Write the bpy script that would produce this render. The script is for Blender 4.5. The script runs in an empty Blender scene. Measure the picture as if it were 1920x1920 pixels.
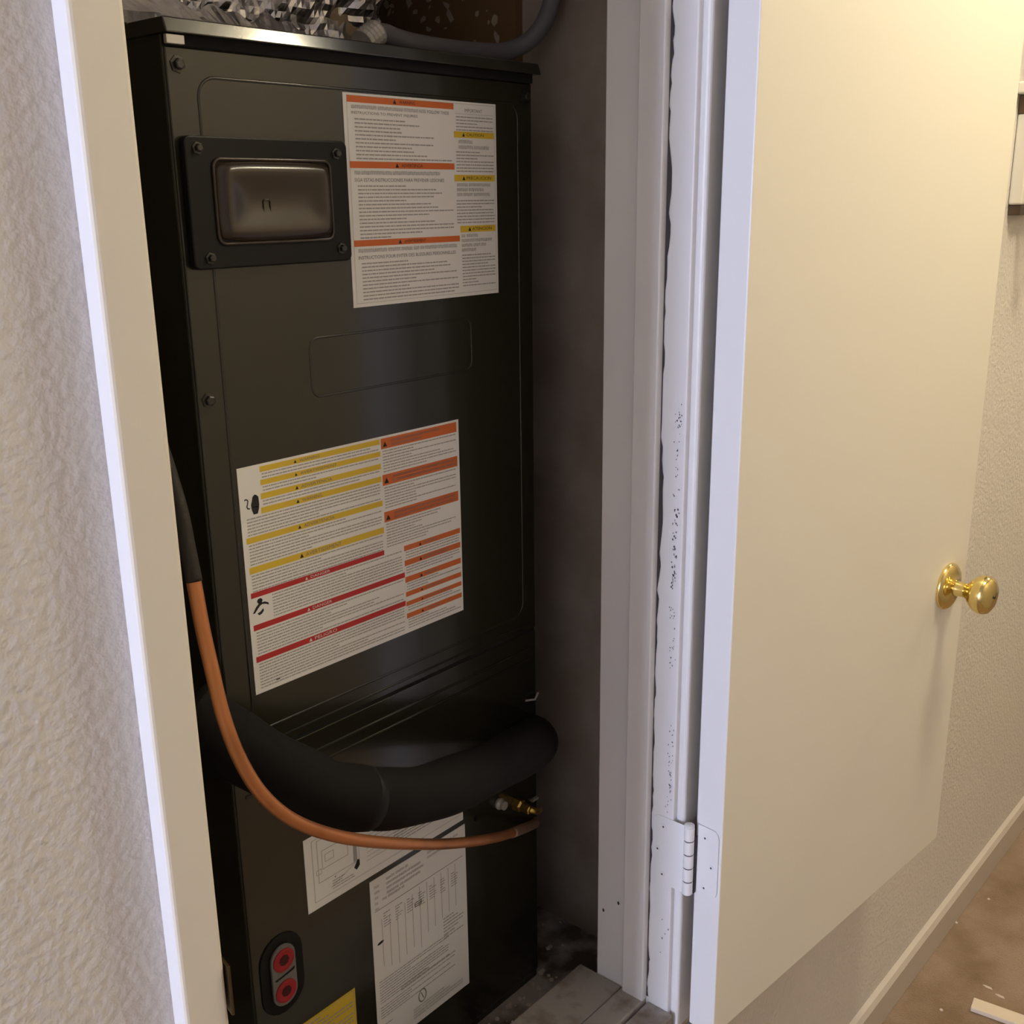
import bpy, bmesh, math, random
from mathutils import Vector, Matrix, noise
random.seed(7)
sc = bpy.context.scene
C = sc.collection

# ---------------------------------------------------------------- camera
# world: X along the hall wall (right), Y into the wall, Z up; the lens is at (0, 0, ZO)
ZO = 1.42                                   # lens height above the hall floor
F = 2022.5                                  # focal length in pixels of the 1920 frame
YAW, PITCH, ROLL = math.radians(48.79), math.radians(16.13), math.radians(0.797)
_f = Vector((math.sin(YAW)*math.cos(PITCH), math.cos(YAW)*math.cos(PITCH), -math.sin(PITCH)))
_r = Vector((math.cos(YAW), -math.sin(YAW), 0))
_d = _f.cross(_r)
R_ = _r*math.cos(ROLL) + _d*math.sin(ROLL)
D_ = -_r*math.sin(ROLL) + _d*math.cos(ROLL)
cam = bpy.data.cameras.new('camera')
cam.sensor_width = 36; cam.sensor_fit = 'HORIZONTAL'; cam.lens = F/1920*36; cam.clip_start = 0.02
camo = bpy.data.objects.new('camera', cam); C.objects.link(camo)
camo.matrix_world = Matrix((( R_.x, -D_.x, -_f.x, 0), (R_.y, -D_.y, -_f.y, 0), (R_.z, -D_.z, -_f.z, ZO), (0, 0, 0, 1)))
sc.camera = camo

def ray(x, y): return R_*((x-960)/F) + D_*((y-960)/F) + _f
def atY(x, y, Y): d = ray(x, y); return d*(Y/d.y)      # pixel -> point on a plane parallel to the wall (z relative to the lens)

# ---------------------------------------------------------------- world, lights, exposure
w = bpy.data.worlds.new('world'); sc.world = w; w.use_nodes = True
w.node_tree.nodes['Background'].inputs[0].default_value = (0.55, 0.65, 0.85, 1)
w.node_tree.nodes['Background'].inputs[1].default_value = 0.35
sc.view_settings.view_transform = 'Standard'; sc.view_settings.look = 'None'
sc.view_settings.gamma = 1.0; sc.view_settings.use_curve_mapping = False
sc.view_settings.exposure = 0.0
LAMP = (1.46, 0.09)                          # hall ceiling lamp, x y
LAMP_POWER = 79.0
CEIL = 0.90                                  # hall ceiling, relative to the lens
HALL_BACK = -0.48                            # wall behind the camera
HALL_LEFT = -3.6
# daylight coming in through the hall window
la = bpy.data.lights.new('window_daylight', 'AREA'); la.shape = 'RECTANGLE'; la.size = 1.2; la.size_y = 0.36
la.energy = 116; la.color = (0.67, 0.735, 1.0)
lo = bpy.data.objects.new('window_daylight', la); C.objects.link(lo)
lo.location = (HALL_LEFT+0.03, 0.35, ZO+0.05); lo.rotation_euler = (0, -math.pi/2, 0)

# ---------------------------------------------------------------- materials
MATS = {}
def mat(name, col, rough=0.5, metal=0.0, bump=None, var=None, coat=0.0, spec=None, emit=None, alpha=None, trans=None):
    m = bpy.data.materials.new(name); m.use_nodes = True; nt = m.node_tree; b = nt.nodes['Principled BSDF']
    b.inputs['Base Color'].default_value = (*col, 1); b.inputs['Roughness'].default_value = rough; b.inputs['Metallic'].default_value = metal
    if coat: b.inputs['Coat Weight'].default_value = coat; b.inputs['Coat Roughness'].default_value = 0.12
    if spec is not None: b.inputs['Specular IOR Level'].default_value = spec
    if trans: b.inputs['Transmission Weight'].default_value = trans
    if emit: b.inputs['Emission Color'].default_value = (*emit[0], 1); b.inputs['Emission Strength'].default_value = emit[1]
    tc = nt.nodes.new('ShaderNodeTexCoord')
    geo = nt.nodes.new('ShaderNodeNewGeometry')
    if var:                                  # (scale, second colour, low, high, detail)
        n = nt.nodes.new('ShaderNodeTexNoise'); n.inputs['Scale'].default_value = var[0]; n.inputs['Detail'].default_value = var[4] if len(var) > 4 else 5
        r = nt.nodes.new('ShaderNodeValToRGB'); r.color_ramp.elements[0].position = var[2]; r.color_ramp.elements[1].position = var[3]
        r.color_ramp.elements[0].color = (*col, 1); r.color_ramp.elements[1].color = (*var[1], 1)
        nt.links.new(geo.outputs['Position'], n.inputs['Vector']); nt.links.new(n.outputs['Fac'], r.inputs['Fac']); nt.links.new(r.outputs['Color'], b.inputs['Base Color'])
    if bump:                                 # (scale, strength, distance, detail, stretch)
        n = nt.nodes.new('ShaderNodeTexNoise'); n.inputs['Scale'].default_value = bump[0]; n.inputs['Detail'].default_value = bump[3] if len(bump) > 3 else 3
        bp = nt.nodes.new('ShaderNodeBump'); bp.inputs['Strength'].default_value = bump[1]; bp.inputs['Distance'].default_value = bump[2]
        src = geo.outputs['Position']
        if len(bump) > 4:
            mp = nt.nodes.new('ShaderNodeMapping'); mp.inputs['Scale'].default_value = bump[4]; nt.links.new(src, mp.inputs['Vector']); src = mp.outputs['Vector']
        nt.links.new(src, n.inputs['Vector']); nt.links.new(n.outputs['Fac'], bp.inputs['Height']); nt.links.new(bp.outputs['Normal'], b.inputs['Normal'])
    MATS[name] = m; return m

mat('wall_paint', (0.74, 0.69, 0.63), 0.75, bump=(150, 0.65, 0.003, 2.6))
mat('unseen_wall_dimmed', (0.51, 0.465, 0.40), 0.6, bump=(60, 0.2, 0.002))  # unseen hall walls, darkened to cut the warm bounce light
mat('ceiling_paint', (0.62, 0.60, 0.57), 0.8, bump=(60, 0.5, 0.004))
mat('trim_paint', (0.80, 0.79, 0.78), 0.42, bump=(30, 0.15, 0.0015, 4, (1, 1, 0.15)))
mat('baseboard_paint', (0.60, 0.53, 0.45), 0.5)
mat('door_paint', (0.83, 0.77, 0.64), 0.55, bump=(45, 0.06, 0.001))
mat('sill_paint', (0.36, 0.33, 0.29), 0.5, var=(28, (0.17, 0.13, 0.10), 0.52, 0.72), bump=(40, 0.2, 0.001))
mat('carpet', (0.335, 0.235, 0.155), 0.95, var=(9, (0.225, 0.145, 0.08), 0.42, 0.68, 9), bump=(260, 0.9, 0.004, 3))
mat('closet_wall', (0.40, 0.34, 0.28), 0.85, var=(7, (0.26, 0.20, 0.15), 0.4, 0.7, 8), bump=(40, 0.5, 0.003))
mat('closet_floor', (0.48, 0.42, 0.36), 0.9, var=(16, (0.12, 0.085, 0.06), 0.45, 0.62, 8), bump=(60, 0.6, 0.004))
mat('plywood', (0.20, 0.115, 0.045), 0.8, var=(5, (0.12, 0.07, 0.03), 0.35, 0.7), bump=(20, 0.3, 0.002))
mat('plaster_splat', (0.45, 0.36, 0.25), 0.9)
mat('black_enamel', (0.022, 0.0205, 0.0125), 0.22, coat=0.3, bump=(7, 0.05, 0.004, 2))
mat('cap_enamel', (0.030, 0.028, 0.022), 0.17, coat=0.5, bump=(60, 0.10, 0.001, 3))
mat('dark_bronze', (0.10, 0.065, 0.025), 0.35, metal=0.8)
mat('black_plastic', (0.006, 0.005, 0.005), 0.5, spec=0.25)
mat('dark_gap', (0.004, 0.004, 0.004), 0.9)
mat('clear_lens', (0.038, 0.026, 0.017), 0.25, coat=0.12)
mat('screw_steel', (0.07, 0.065, 0.06), 0.35, metal=0.8)
mat('foam', (0.0065, 0.0052, 0.0048), 0.8, spec=0.2, bump=(180, 0.25, 0.001))
mat('sleeve', (0.014, 0.010, 0.006), 0.6, bump=(120, 0.6, 0.002))
mat('tape', (0.004, 0.004, 0.004), 0.6, spec=0.3)
mat('copper', (0.66, 0.27, 0.11), 0.42, metal=0.85, var=(14, (0.42, 0.17, 0.07), 0.45, 0.75))
mat('copper_dull', (0.42, 0.26, 0.20), 0.5, metal=0.7)
mat('brass', (0.86, 0.69, 0.28), 0.12, metal=1.0)
mat('valve_brass', (0.70, 0.47, 0.14), 0.3, metal=1.0)
mat('label_paper', (0.90, 0.88, 0.84), 0.55)
mat('print_orange', (0.72, 0.165, 0.035), 0.55)
mat('print_yellow', (0.80, 0.55, 0.045), 0.55)
mat('print_red', (0.55, 0.030, 0.030), 0.55)
mat('print_black', (0.015, 0.013, 0.012), 0.6)
mat('print_grey', (0.22, 0.205, 0.19), 0.6)
mat('print_soft', (0.42, 0.395, 0.37), 0.6)
mat('print_white', (0.80, 0.77, 0.72), 0.6)
mat('port_grey', (0.20, 0.19, 0.18), 0.5)
mat('port_red', (0.42, 0.016, 0.022), 0.5)
mat('port_hole', (0.07, 0.003, 0.004), 0.6)
mat('foil', (0.62, 0.60, 0.60), 0.28, metal=1.0, bump=(55, 0.5, 0.004, 5))
mat('insulation', (0.33, 0.25, 0.15), 0.95, bump=(90, 0.8, 0.004))
mat('conduit_grey', (0.16, 0.15, 0.16), 0.6)
mat('fitting_zinc', (0.55, 0.52, 0.48), 0.5, metal=0.4)
mat('shelf_white', (0.78, 0.74, 0.66), 0.5)
mat('box_brown', (0.16, 0.10, 0.05), 0.7)
mat('bottle_dark', (0.05, 0.02, 0.025), 0.3)
mat('wood_strip', (0.72, 0.60, 0.45), 0.6, bump=(60, 0.2, 0.001, 3, (12, 1, 1)))
mat('crumb', (0.62, 0.52, 0.42), 0.9)
mat('chip_and_shade', (0.05, 0.045, 0.05), 0.7)
mat('window_white', (0.8, 0.8, 0.8), 0.4)
mat('window_glass', (0.75, 0.82, 0.95), 0.1, emit=((0.72, 0.82, 1.0), 2.0))
mat('lamp_glass', (0.9, 0.85, 0.75), 0.4, emit=((1.0, 0.89, 0.64), LAMP_POWER))
mat('hook_bronze', (0.10, 0.07, 0.045), 0.4, metal=0.7)

# ---------------------------------------------------------------- mesh builder (coordinates: metres, z relative to the lens)
class MB:
    def __init__(s): s.v = []; s.f = []
    def add(s, vs, fs):
        o = len(s.v); s.v += [tuple(v) for v in vs]; s.f += [tuple(i+o for i in f) for f in fs]; return s
    def box(s, x0, x1, y0, y1, z0, z1, T=None):
        vs = [Vector((x, y, z)) for x in (x0, x1) for y in (y0, y1) for z in (z0, z1)]
        if T: vs = [T(*v) for v in vs]
        return s.add(vs, [(0, 1, 3, 2), (4, 6, 7, 5), (0, 4, 5, 1), (2, 3, 7, 6), (0, 2, 6, 4), (1, 5, 7, 3)])
    def quad(s, a, b, c, d): return s.add([a, b, c, d], [(0, 1, 2, 3)])
    def prism(s, poly, off):                 # planar polygon extruded by a vector
        n = len(poly); off = Vector(off)
        vs = [Vector(p) for p in poly] + [Vector(p)+off for p in poly]
        return s.add(vs, [tuple(range(n))[::-1], tuple(range(n, 2*n))] + [(i, (i+1) % n, n+(i+1) % n, n+i) for i in range(n)])
    def lathe(s, prof, o, axis, n=32):       # prof: (radius, distance along axis)
        o = Vector(o); ax = Vector(axis).normalized(); t = ax.orthogonal().normalized(); b = ax.cross(t)
        vs = []; fs = []
        for r, h in prof:
            for k in range(n):
                a = 2*math.pi*k/n; vs.append(o + ax*h + (t*math.cos(a) + b*math.sin(a))*max(r, 1e-5))
        for i in range(len(prof)-1):
            for k in range(n): fs.append((i*n+k, i*n+(k+1) % n, (i+1)*n+(k+1) % n, (i+1)*n+k))
        fs.append(tuple(range(n))[::-1]); fs.append(tuple(range((len(prof)-1)*n, len(prof)*n)))
        return s.add(vs, fs)
    def tube(s, pts, r, n=16, closed=False, rf=None):
        pts = [Vector(p) for p in pts]; m = len(pts); vs = []; fs = []; prev = None
        for i, p in enumerate(pts):
            a = pts[(i-1) % m] if (i > 0 or closed) else p; b = pts[(i+1) % m] if (i < m-1 or closed) else p
            t = (b-a).normalized()
            nrm = t.orthogonal().normalized() if prev is None else (prev - t*prev.dot(t)).normalized()
            prev = nrm; bn = t.cross(nrm); rr = rf(i/(m-1)) if rf else r
            for k in range(n):
                g = 2*math.pi*k/n; vs.append(p + (nrm*math.cos(g) + bn*math.sin(g))*rr)
        for i in range(m if closed else m-1):
            j = (i+1) % m
            for k in range(n): fs.append((i*n+k, i*n+(k+1) % n, j*n+(k+1) % n, j*n+k))
        if not closed: fs.append(tuple(range(n))[::-1]); fs.append(tuple(range((m-1)*n, m*n)))
        return s.add(vs, fs)
    def build(s, name, m, parent=None, smooth=False, bevel=0, seg=2, kind=None, fix=True):
        me = bpy.data.meshes.new(name)
        xs, ys, zs = zip(*s.v); o = Vector(((min(xs)+max(xs))/2, (min(ys)+max(ys))/2, min(zs)))
        me.from_pydata([Vector(v)-o for v in s.v], [], s.f)
        if fix:
            bm = bmesh.new(); bm.from_mesh(me); bmesh.ops.recalc_face_normals(bm, faces=bm.faces); bm.to_mesh(me); bm.free()
        me.materials.append(MATS[m])
        if smooth:
            for p in me.polygons: p.use_smooth = True
        ob = bpy.data.objects.new(name, me); C.objects.link(ob)
        wl = o + Vector((0, 0, ZO)); ob.location = wl
        if parent: link(ob, parent)
        if bevel:
            bv = ob.modifiers.new('bevel', 'BEVEL'); bv.width = bevel; bv.segments = seg; bv.limit_method = 'ANGLE'; bv.angle_limit = math.radians(40)
        if kind: ob['kind'] = kind
        return ob
WPOS = {}
def wpos(o):
    p = Vector(o.location)
    while o.parent: o = o.parent; p += o.location
    return p
def link(ob, parent):                        # parents are never rotated: plain offsets
    wl = Vector(ob.location); ob.parent = parent; ob.location = wl - wpos(parent)
def thing(name, loc, label, cat, group=None):
    o = bpy.data.objects.new(name, None); o.empty_display_size = 0.05; C.objects.link(o)
    o.location = Vector(loc) + Vector((0, 0, ZO)); o['label'] = label; o['category'] = cat
    if group: o['group'] = group
    return o
def tag(o, label, cat, group=None):
    o['label'] = label; o['category'] = cat
    if group: o['group'] = group
    return o
def struct(o): o['kind'] = 'structure'; return o
def smoothpath(P, n=8, closed=False):        # Catmull-Rom
    P = [Vector(p) for p in P]; out = []; m = len(P)
    for i in range(m if closed else m-1):
        g = (lambda k: P[k % m]) if closed else (lambda k: P[min(max(k, 0), m-1)])
        a, b, c, d = g(i-1), g(i), g(i+1), g(i+2)
        for k in range(n):
            t = k/n; out.append(0.5*((2*b) + (c-a)*t + (2*a-5*b+4*c-d)*t*t + (3*b-a-3*c+d)*t**3))
    if not closed: out.append(P[-1])
    return out
def edge_material(ob, n):  # faces pointing along n take the trim material
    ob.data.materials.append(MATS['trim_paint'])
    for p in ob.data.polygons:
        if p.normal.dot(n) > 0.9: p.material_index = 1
def rrect(x0, x1, z0, z1, r, y, n=6):
    out = []
    for cx, cz, a0 in ((x1-r, z1-r, 0), (x0+r, z1-r, 90), (x0+r, z0+r, 180), (x1-r, z0+r, 270)):
        for k in range(n+1):
            a = math.radians(a0 + 90*k/n); out.append(Vector((cx+r*math.cos(a), y, cz+r*math.sin(a))))
    return out

# ================================================================= the setting
FL = -ZO                                     # hall floor
WY = 0.575                                   # hall face of the closet wall
XL, XR = 0.338, 0.925                        # door opening between the jambs
SILL = -0.933; HEAD = 0.78
XJ0, XJ1 = XL-0.02, XR+0.02
XE = 4.2                                     # far end of the hall
CX0, CX1, CY1, CFL = 0.20, 1.065, 1.40, -1.017    # inside of the closet

struct(MB().box(HALL_LEFT-0.1, XE+0.1, HALL_BACK-0.1, 0.70, FL-0.06, FL).build('floor', 'carpet'))
struct(MB().box(HALL_LEFT-0.1, XE+0.1, HALL_BACK-0.1, CY1+0.1, CEIL, CEIL+0.06).build('ceiling', 'ceiling_paint'))
wf = MB()
wf.box(HALL_LEFT, XJ0, WY, 0.69, FL, CEIL).box(XJ1, XE, WY, 0.69, FL, CEIL).box(XJ0, XJ1, WY, 0.69, HEAD+0.02, CEIL).box(XJ0, XJ1, WY, 0.69, FL, SILL-0.03)
struct(wf.build('wall_front', 'wall_paint'))
struct(MB().box(HALL_LEFT, XE, HALL_BACK-0.1, HALL_BACK, FL, CEIL).build('wall_back', 'unseen_wall_dimmed'))
struct(MB().box(XE, XE+0.1, HALL_BACK-0.1, 0.70, FL, CEIL).build('wall_end', 'unseen_wall_dimmed'))
wl_ = MB(); WZ0, WZ1, WY0, WY1 = -0.60, 0.70, 0.13, 0.56
wl_.box(HALL_LEFT-0.1, HALL_LEFT, HALL_BACK-0.1, WY0, FL, CEIL).box(HALL_LEFT-0.1, HALL_LEFT, WY1, 0.70, FL, CEIL)
wl_.box(HALL_LEFT-0.1, HALL_LEFT, WY0, WY1, FL, WZ0).box(HALL_LEFT-0.1, HALL_LEFT, WY0, WY1, WZ1, CEIL)
struct(wl_.build('wall_left', 'wall_paint'))
wn = struct(MB().box(HALL_LEFT-0.08, HALL_LEFT-0.03, WY0, WY0+0.04, WZ0, WZ1).box(HALL_LEFT-0.08, HALL_LEFT-0.03, WY1-0.04, WY1, WZ0, WZ1)
            .box(HALL_LEFT-0.08, HALL_LEFT-0.03, WY0+0.04, WY1-0.04, WZ0, WZ0+0.04).box(HALL_LEFT-0.08, HALL_LEFT-0.03, WY0+0.04, WY1-0.04, WZ1-0.04, WZ1).build('window_1', 'window_white', bevel=0.003))
MB().box(HALL_LEFT-0.06, HALL_LEFT-0.055, WY0+0.04, WY1-0.04, WZ0+0.04, WZ1-0.04).build('pane', 'window_glass', wn)
# closet shell
struct(MB().box(CX1, CX1+0.08, 0.69, CY1, CFL, CEIL).build('wall_closet_right', 'closet_wall'))
struct(MB().box(CX0-0.08, CX0, 0.69, CY1, CFL, CEIL).build('wall_closet_left', 'closet_wall'))
struct(MB().box(CX0-0.08, CX1+0.08, CY1, CY1+0.08, CFL, CEIL).build('wall_closet_back', 'closet_wall'))
struct(MB().box(CX0-0.08, CX1+0.08, 0.69, CY1+0.08, CFL-0.05, CFL).build('floor_closet', 'closet_floor'))
# baseboard along the hall wall
bb = MB(); bp = [(0, 0.562, FL), (0, 0.562, FL+0.062), (0, 0.567, FL+0.071), (0, WY, FL+0.075), (0, WY, FL)]
bb.prism([(HALL_LEFT, p[1], p[2]) for p in bp], (XE-HALL_LEFT, 0, 0))
struct(bb.build('baseboard_front', 'baseboard_paint', bevel=0.001))

# jambs, stops, casings, sill
jr = struct(MB().box(XR, XJ1, WY-0.001, 0.679, SILL-0.02, HEAD).build('trim_1', 'trim_paint', bevel=0.0015)); jr['label'] = 'white painted hinge-side door jamb'
MB().box(XR-0.0095, XR+0.001, 0.604, 0.634, SILL, HEAD).build('door_stop', 'trim_paint', jr, bevel=0.0015)
jl = struct(MB().box(XJ0, XL, WY-0.001, 0.679, SILL-0.02, HEAD).build('trim_2', 'trim_paint', bevel=0.0015)); jl['label'] = 'white painted latch-side door jamb'
MB().box(XL-0.001, XL+0.0095, 0.604, 0.634, SILL, HEAD).build('door_stop', 'trim_paint', jl, bevel=0.0015)
jh = struct(MB().box(XJ0, XJ1, WY-0.001, 0.679, HEAD, HEAD+0.02).build('trim_3', 'trim_paint', bevel=0.0015))
MB().box(XL, XR, 0.604, 0.634, HEAD-0.0095, HEAD+0.001).build('door_stop', 'trim_paint', jh, bevel=0.0015)
CASY = 0.558
struct(MB().box(0.931, 0.966, 0.5640, WY, SILL-0.03, HEAD+0.04).build('trim_4', 'trim_paint', bevel=0.004, seg=3))
cs5 = struct(MB().box(0.3015, 0.334, CASY, WY, SILL-0.03, HEAD+0.04).build('trim_5', 'door_paint', bevel=0.003, seg=3)); edge_material(cs5, Vector((-1, 0, 0)))
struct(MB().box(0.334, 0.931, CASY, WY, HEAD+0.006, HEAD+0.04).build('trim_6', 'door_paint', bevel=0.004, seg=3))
si = struct(MB().box(XL, XR, 0.604, 0.638, SILL-0.03, SILL+0.001).build('trim_7', 'sill_paint', bevel=0.002)); si['label'] = 'worn painted closet sill of three boards'
MB().box(XL, XR, 0.640, 0.705, SILL-0.03, SILL-0.002).build('sill_board', 'sill_paint', si, bevel=0.002)
MB().box(XL, XR, 0.566, 0.602, SILL-0.03, SILL-0.003).build('sill_board', 'sill_paint', si, bevel=0.002)
MB().box(0.30, 0.968, 0.548, 0.565, SILL-0.055, SILL-0.032).build('sill_nosing', 'sill_paint', si, bevel=0.003)
MB().box(XL, XR, 0.6905, 0.705, CFL, SILL-0.03).build('sill_riser', 'sill_paint', si)

# cracked caulk beside the stop and chipped paint on the hinge jamb
ck = MB(); z = SILL+0.004; xw = XR-0.0006; prevw = 0.003
while z < HEAD-0.01:
    z2 = z + random.uniform(0.004, 0.014); w2 = min(max(prevw + random.uniform(-0.0018, 0.0018), 0.0012), 0.0055)
    if random.random() < 0.06: w2 = 0.0006
    ck.quad((xw, 0.6040-prevw, z), (xw, 0.6040, z), (xw, 0.6040, z2), (xw, 0.6040-w2, z2)); z = z2; prevw = w2
ck.build('caulk_crack', 'chip_and_shade', jr, kind='stuff', fix=False)
ch = MB()
def chips(z0, z1, n, yc, spread, big):
    for _ in range(n):
        zc = random.uniform(z0, z1); y = yc + random.gauss(0, spread); a = random.uniform(0.0004, big); b = random.uniform(0.0006, big*1.7); k = random.randint(5, 7)
        ch.add([(XR-0.0007, y + a*math.cos(t*2*math.pi/k)*random.uniform(.5, 1.1), zc + b*math.sin(t*2*math.pi/k)*random.uniform(.5, 1.1)) for t in range(k)], [tuple(range(k))])
chips(-0.30, -0.20, 22, 0.582, 0.002, 0.0009); chips(-0.40, -0.31, 46, 0.583, 0.0016, 0.0012); chips(-0.50, -0.42, 24, 0.583, 0.002, 0.0009)
chips(-0.24, -0.19, 10, 0.580, 0.0015, 0.0008); chips(-0.68, -0.55, 40, 0.580, 0.002, 0.0008); chips(-0.86, -0.80, 5, 0.582, 0.002, 0.0012)
ch.build('paint_chips', 'chip_and_shade', jr, kind='stuff', fix=False)
nh = MB()
for px, py in ((1160, 1693), (1132, 1706)):
    d = ray(px, py); p = d*(XR/d.x); k = 8
    nh.add([(XR-0.0007, p.y+0.0016*math.cos(t*2*math.pi/k), p.z+0.0026*math.sin(t*2*math.pi/k)) for t in range(k)], [tuple(range(k))])
nh.build('nail_hole', 'chip_and_shade', jr, fix=False)
# strike plate on the latch jamb, its lip curling past the casing
sp = MB().box(XL-0.0005, XL+0.0012, 0.572, 0.600, -0.545, -0.487)
sp.build('strike_plate', 'dark_bronze', jl, bevel=0.0005)
MB().prism([(0.3345, 0.5555, -0.537), (0.3365, 0.5545, -0.537), (0.3400, 0.572, -0.537), (0.3385, 0.573, -0.537)], (0, 0, 0.040)).build('strike_lip', 'dark_bronze', jl, bevel=0.0005)

# ---------------------------------------------------------------- closet door, swung right back along the hall wall
DO = Vector((0.9385, 0.552, 0)); DA = math.radians(4.75); DW = 0.580; DT = 0.035; DZ0, DZ1 = -0.948, HEAD-0.004
du = Vector((math.cos(DA), -math.sin(DA), 0)); dn = Vector((-math.sin(DA), -math.cos(DA), 0))
def D(u, wv, z): return DO + du*u + dn*wv + Vector((0, 0, z))
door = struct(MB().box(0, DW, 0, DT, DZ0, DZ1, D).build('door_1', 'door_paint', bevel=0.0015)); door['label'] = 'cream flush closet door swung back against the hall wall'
edge_material(door, -du)                       # the hinge edge takes the trim material, paler than the door face
def hinge(zc):
    h0, h1 = zc-0.0435, zc+0.0435
    lj = [(XR-0.0012, y, z) for y, z in ((0.5570, h0), (0.594, h0), (0.599, h0+0.004), (0.6005, h0+0.010), (0.6005, h1-0.010), (0.599, h1-0.004), (0.594, h1), (0.5570, h1))]
    hj = MB().prism(lj, (0.0011, 0, 0)).build('hinge_leaf', 'trim_paint', jr, bevel=0.0004)
    dp = [(0.004, h0-0.012), (0.026, h0-0.012), (0.0305, h0-0.008), (0.032, h0-0.002), (0.032, h1-0.022), (0.0305, h1-0.016), (0.026, h1-0.012), (0.004, h1-0.012)]
    dp = [(0.0035, h0), (0.026, h0), (0.0305, h0+0.004), (0.032, h0+0.010), (0.032, h1-0.010), (0.0305, h1-0.004), (0.026, h1), (0.0035, h1)]
    hd = MB().prism([D(-0.0018, a, b) for a, b in dp], du*0.0012).build('hinge_leaf', 'trim_paint', door, bevel=0.0004)
    for (y, dz) in ((0.586, 0.031), (0.593, 0.0), (0.586, -0.031)):
        MB().lathe([(0.0036, 0), (0.0034, 0.0006), (0.0, 0.0007)], (XR-0.0012, y, zc+dz), (-1, 0, 0), 14).build('screw', 'trim_paint', hj, smooth=False)
        MB().lathe([(0.0013, 0), (0.0013, 0.0001)], (XR-0.0019, y, zc+dz), (-1, 0, 0), 8).build('screw_slot', 'chip_and_shade', hj)
    for (wv, dz) in ((0.014, 0.030), (0.0235, -0.004), (0.015, -0.034)):
        MB().lathe([(0.0036, 0), (0.0034, 0.0006), (0.0, 0.0007)], D(-0.0018, wv, zc+dz), -du, 14).build('screw', 'trim_paint', hd)
        MB().lathe([(0.0013, 0), (0.0013, 0.0001)], D(-0.0025, wv, zc+dz), -du, 8).build('screw_slot', 'chip_and_shade', hd)
    px, py = 0.9262, 0.5535; kk = 5; kh = (h1-h0)/kk
    for i in range(kk):
        o = MB().lathe([(0.0052, 0), (0.0060, 0.0008), (0.0060, kh-0.0017), (0.0052, kh-0.0009)], (px, py, h0+i*kh), (0, 0, 1), 18)
        o.build('knuckle', 'trim_paint', jr if i % 2 == 0 else door, smooth=False)
    MB().lathe([(0.0046, -0.0005), (0.0046, h1-h0-0.001), (0.0058, h1-h0), (0.0058, h1-h0+0.0018), (0.003, h1-h0+0.003)], (px, py, h0), (0, 0, 1), 16).build('hinge_pin', 'chip_and_shade' if False else 'trim_paint', door)
    gp = MB()
    for i in range(1, kk): gp.lathe([(0.0055, 0), (0.0055, 0.0008)], (px, py, h0+i*kh-0.0009), (0, 0, 1), 16)
    gp.build('knuckle_gap', 'chip_and_shade', door)
    MB().box(0.9326, 0.9364, 0.5490, 0.5540, h0-0.002, h1-0.016).build('crevice_shade', 'chip_and_shade', door)  # dark strip standing in for the shade between barrel and door edge
hinge(-0.7195)
hinge(HEAD-0.20)
# brass knobs either side
def knob(wv, ax, nm):
    o = D(DW-0.060, wv, -0.522)
    r = MB().lathe([(0.0325, 0), (0.0335, 0.002), (0.0325, 0.005), (0.029, 0.008), (0.022, 0.0105), (0.0135, 0.012), (0.0125, 0.013)], o, ax, 40).build('knob_rosette', 'brass', door, smooth=True)
    MB().lathe([(0.0125, 0.010), (0.0105, 0.016), (0.0100, 0.026), (0.0125, 0.032), (0.0190, 0.036), (0.0245, 0.042), (0.0268, 0.049), (0.0266, 0.055), (0.0240, 0.0605), (0.0185, 0.0638), (0.010, 0.0652), (0.0, 0.0655)], o, ax, 40).build('door_knob', 'brass', door, smooth=True)
    MB().lathe([(0.0022, 0.0650), (0.0022, 0.0668), (0.0, 0.067)], o, ax, 12).build('privacy_pin', 'screw_steel', door)
knob(DT, dn, 'knob'); 
o_ = D(DW-0.060, 0, -0.522)
MB().lathe([(0.0325, 0), (0.0325, 0.004), (0.012, 0.010), (0.010, 0.022), (0.019, 0.030), (0.026, 0.040), (0.026, 0.048), (0.018, 0.055), (0.0, 0.057)], o_, -dn, 32).build('door_knob', 'brass', door, smooth=True)
MB().box(DW-0.0005, DW+0.0008, 0.005, 0.030, -0.55, -0.494, D).build('latch_plate', 'valve_brass', door, bevel=0.0003)

# ================================================================= the air handler
AX0, AX1, AY, AZ0, AZ1 = 0.505, 0.9495, 0.797, CFL, 0.139
FY = 0.795                                   # front of the sheet-metal panels
ah = thing('air_handler', ((AX0+AX1)/2, AY+0.26, AZ0), 'tall black glossy air handler cabinet with warning labels standing in the closet', 'air handler')
MB().box(AX0, AX1, AY, AY+0.531, AZ0, AZ1-0.010).build('cabinet', 'black_enamel', ah, bevel=0.002)
# top cap: a flange wrapped round the head of the cabinet
tcap = MB().prism([(AX0-0.003, 0.7838, AZ1-0.0115), (AX0-0.003, 0.7875, AZ1-0.001), (AX0-0.003, 0.7890, AZ1), (AX0-0.003, AY+0.533, AZ1), (AX0-0.003, AY+0.533, AZ1-0.0115)], (AX1-AX0+0.006, 0, 0)).build('top_cap', 'cap_enamel', ah, bevel=0.0010, seg=2)
MB().box(AX0-0.002, AX0+0.014, 0.786, 0.790, 0.1195, 0.1262).build('cap_tab', 'fitting_zinc', ah, bevel=0.0005)
MB().box(AX0+0.001, AX1-0.001, 0.793, 0.798, 0.1195, 0.1275).build('cap_gap_shade', 'dark_gap', ah)  # black strip painting in the shadow below the cap's overhang
up = MB().box(AX0+0.001, AX1-0.001, FY, AY+0.001, -0.5052, 0.1190).build('upper_panel', 'black_enamel', ah, bevel=0.0012)
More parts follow.
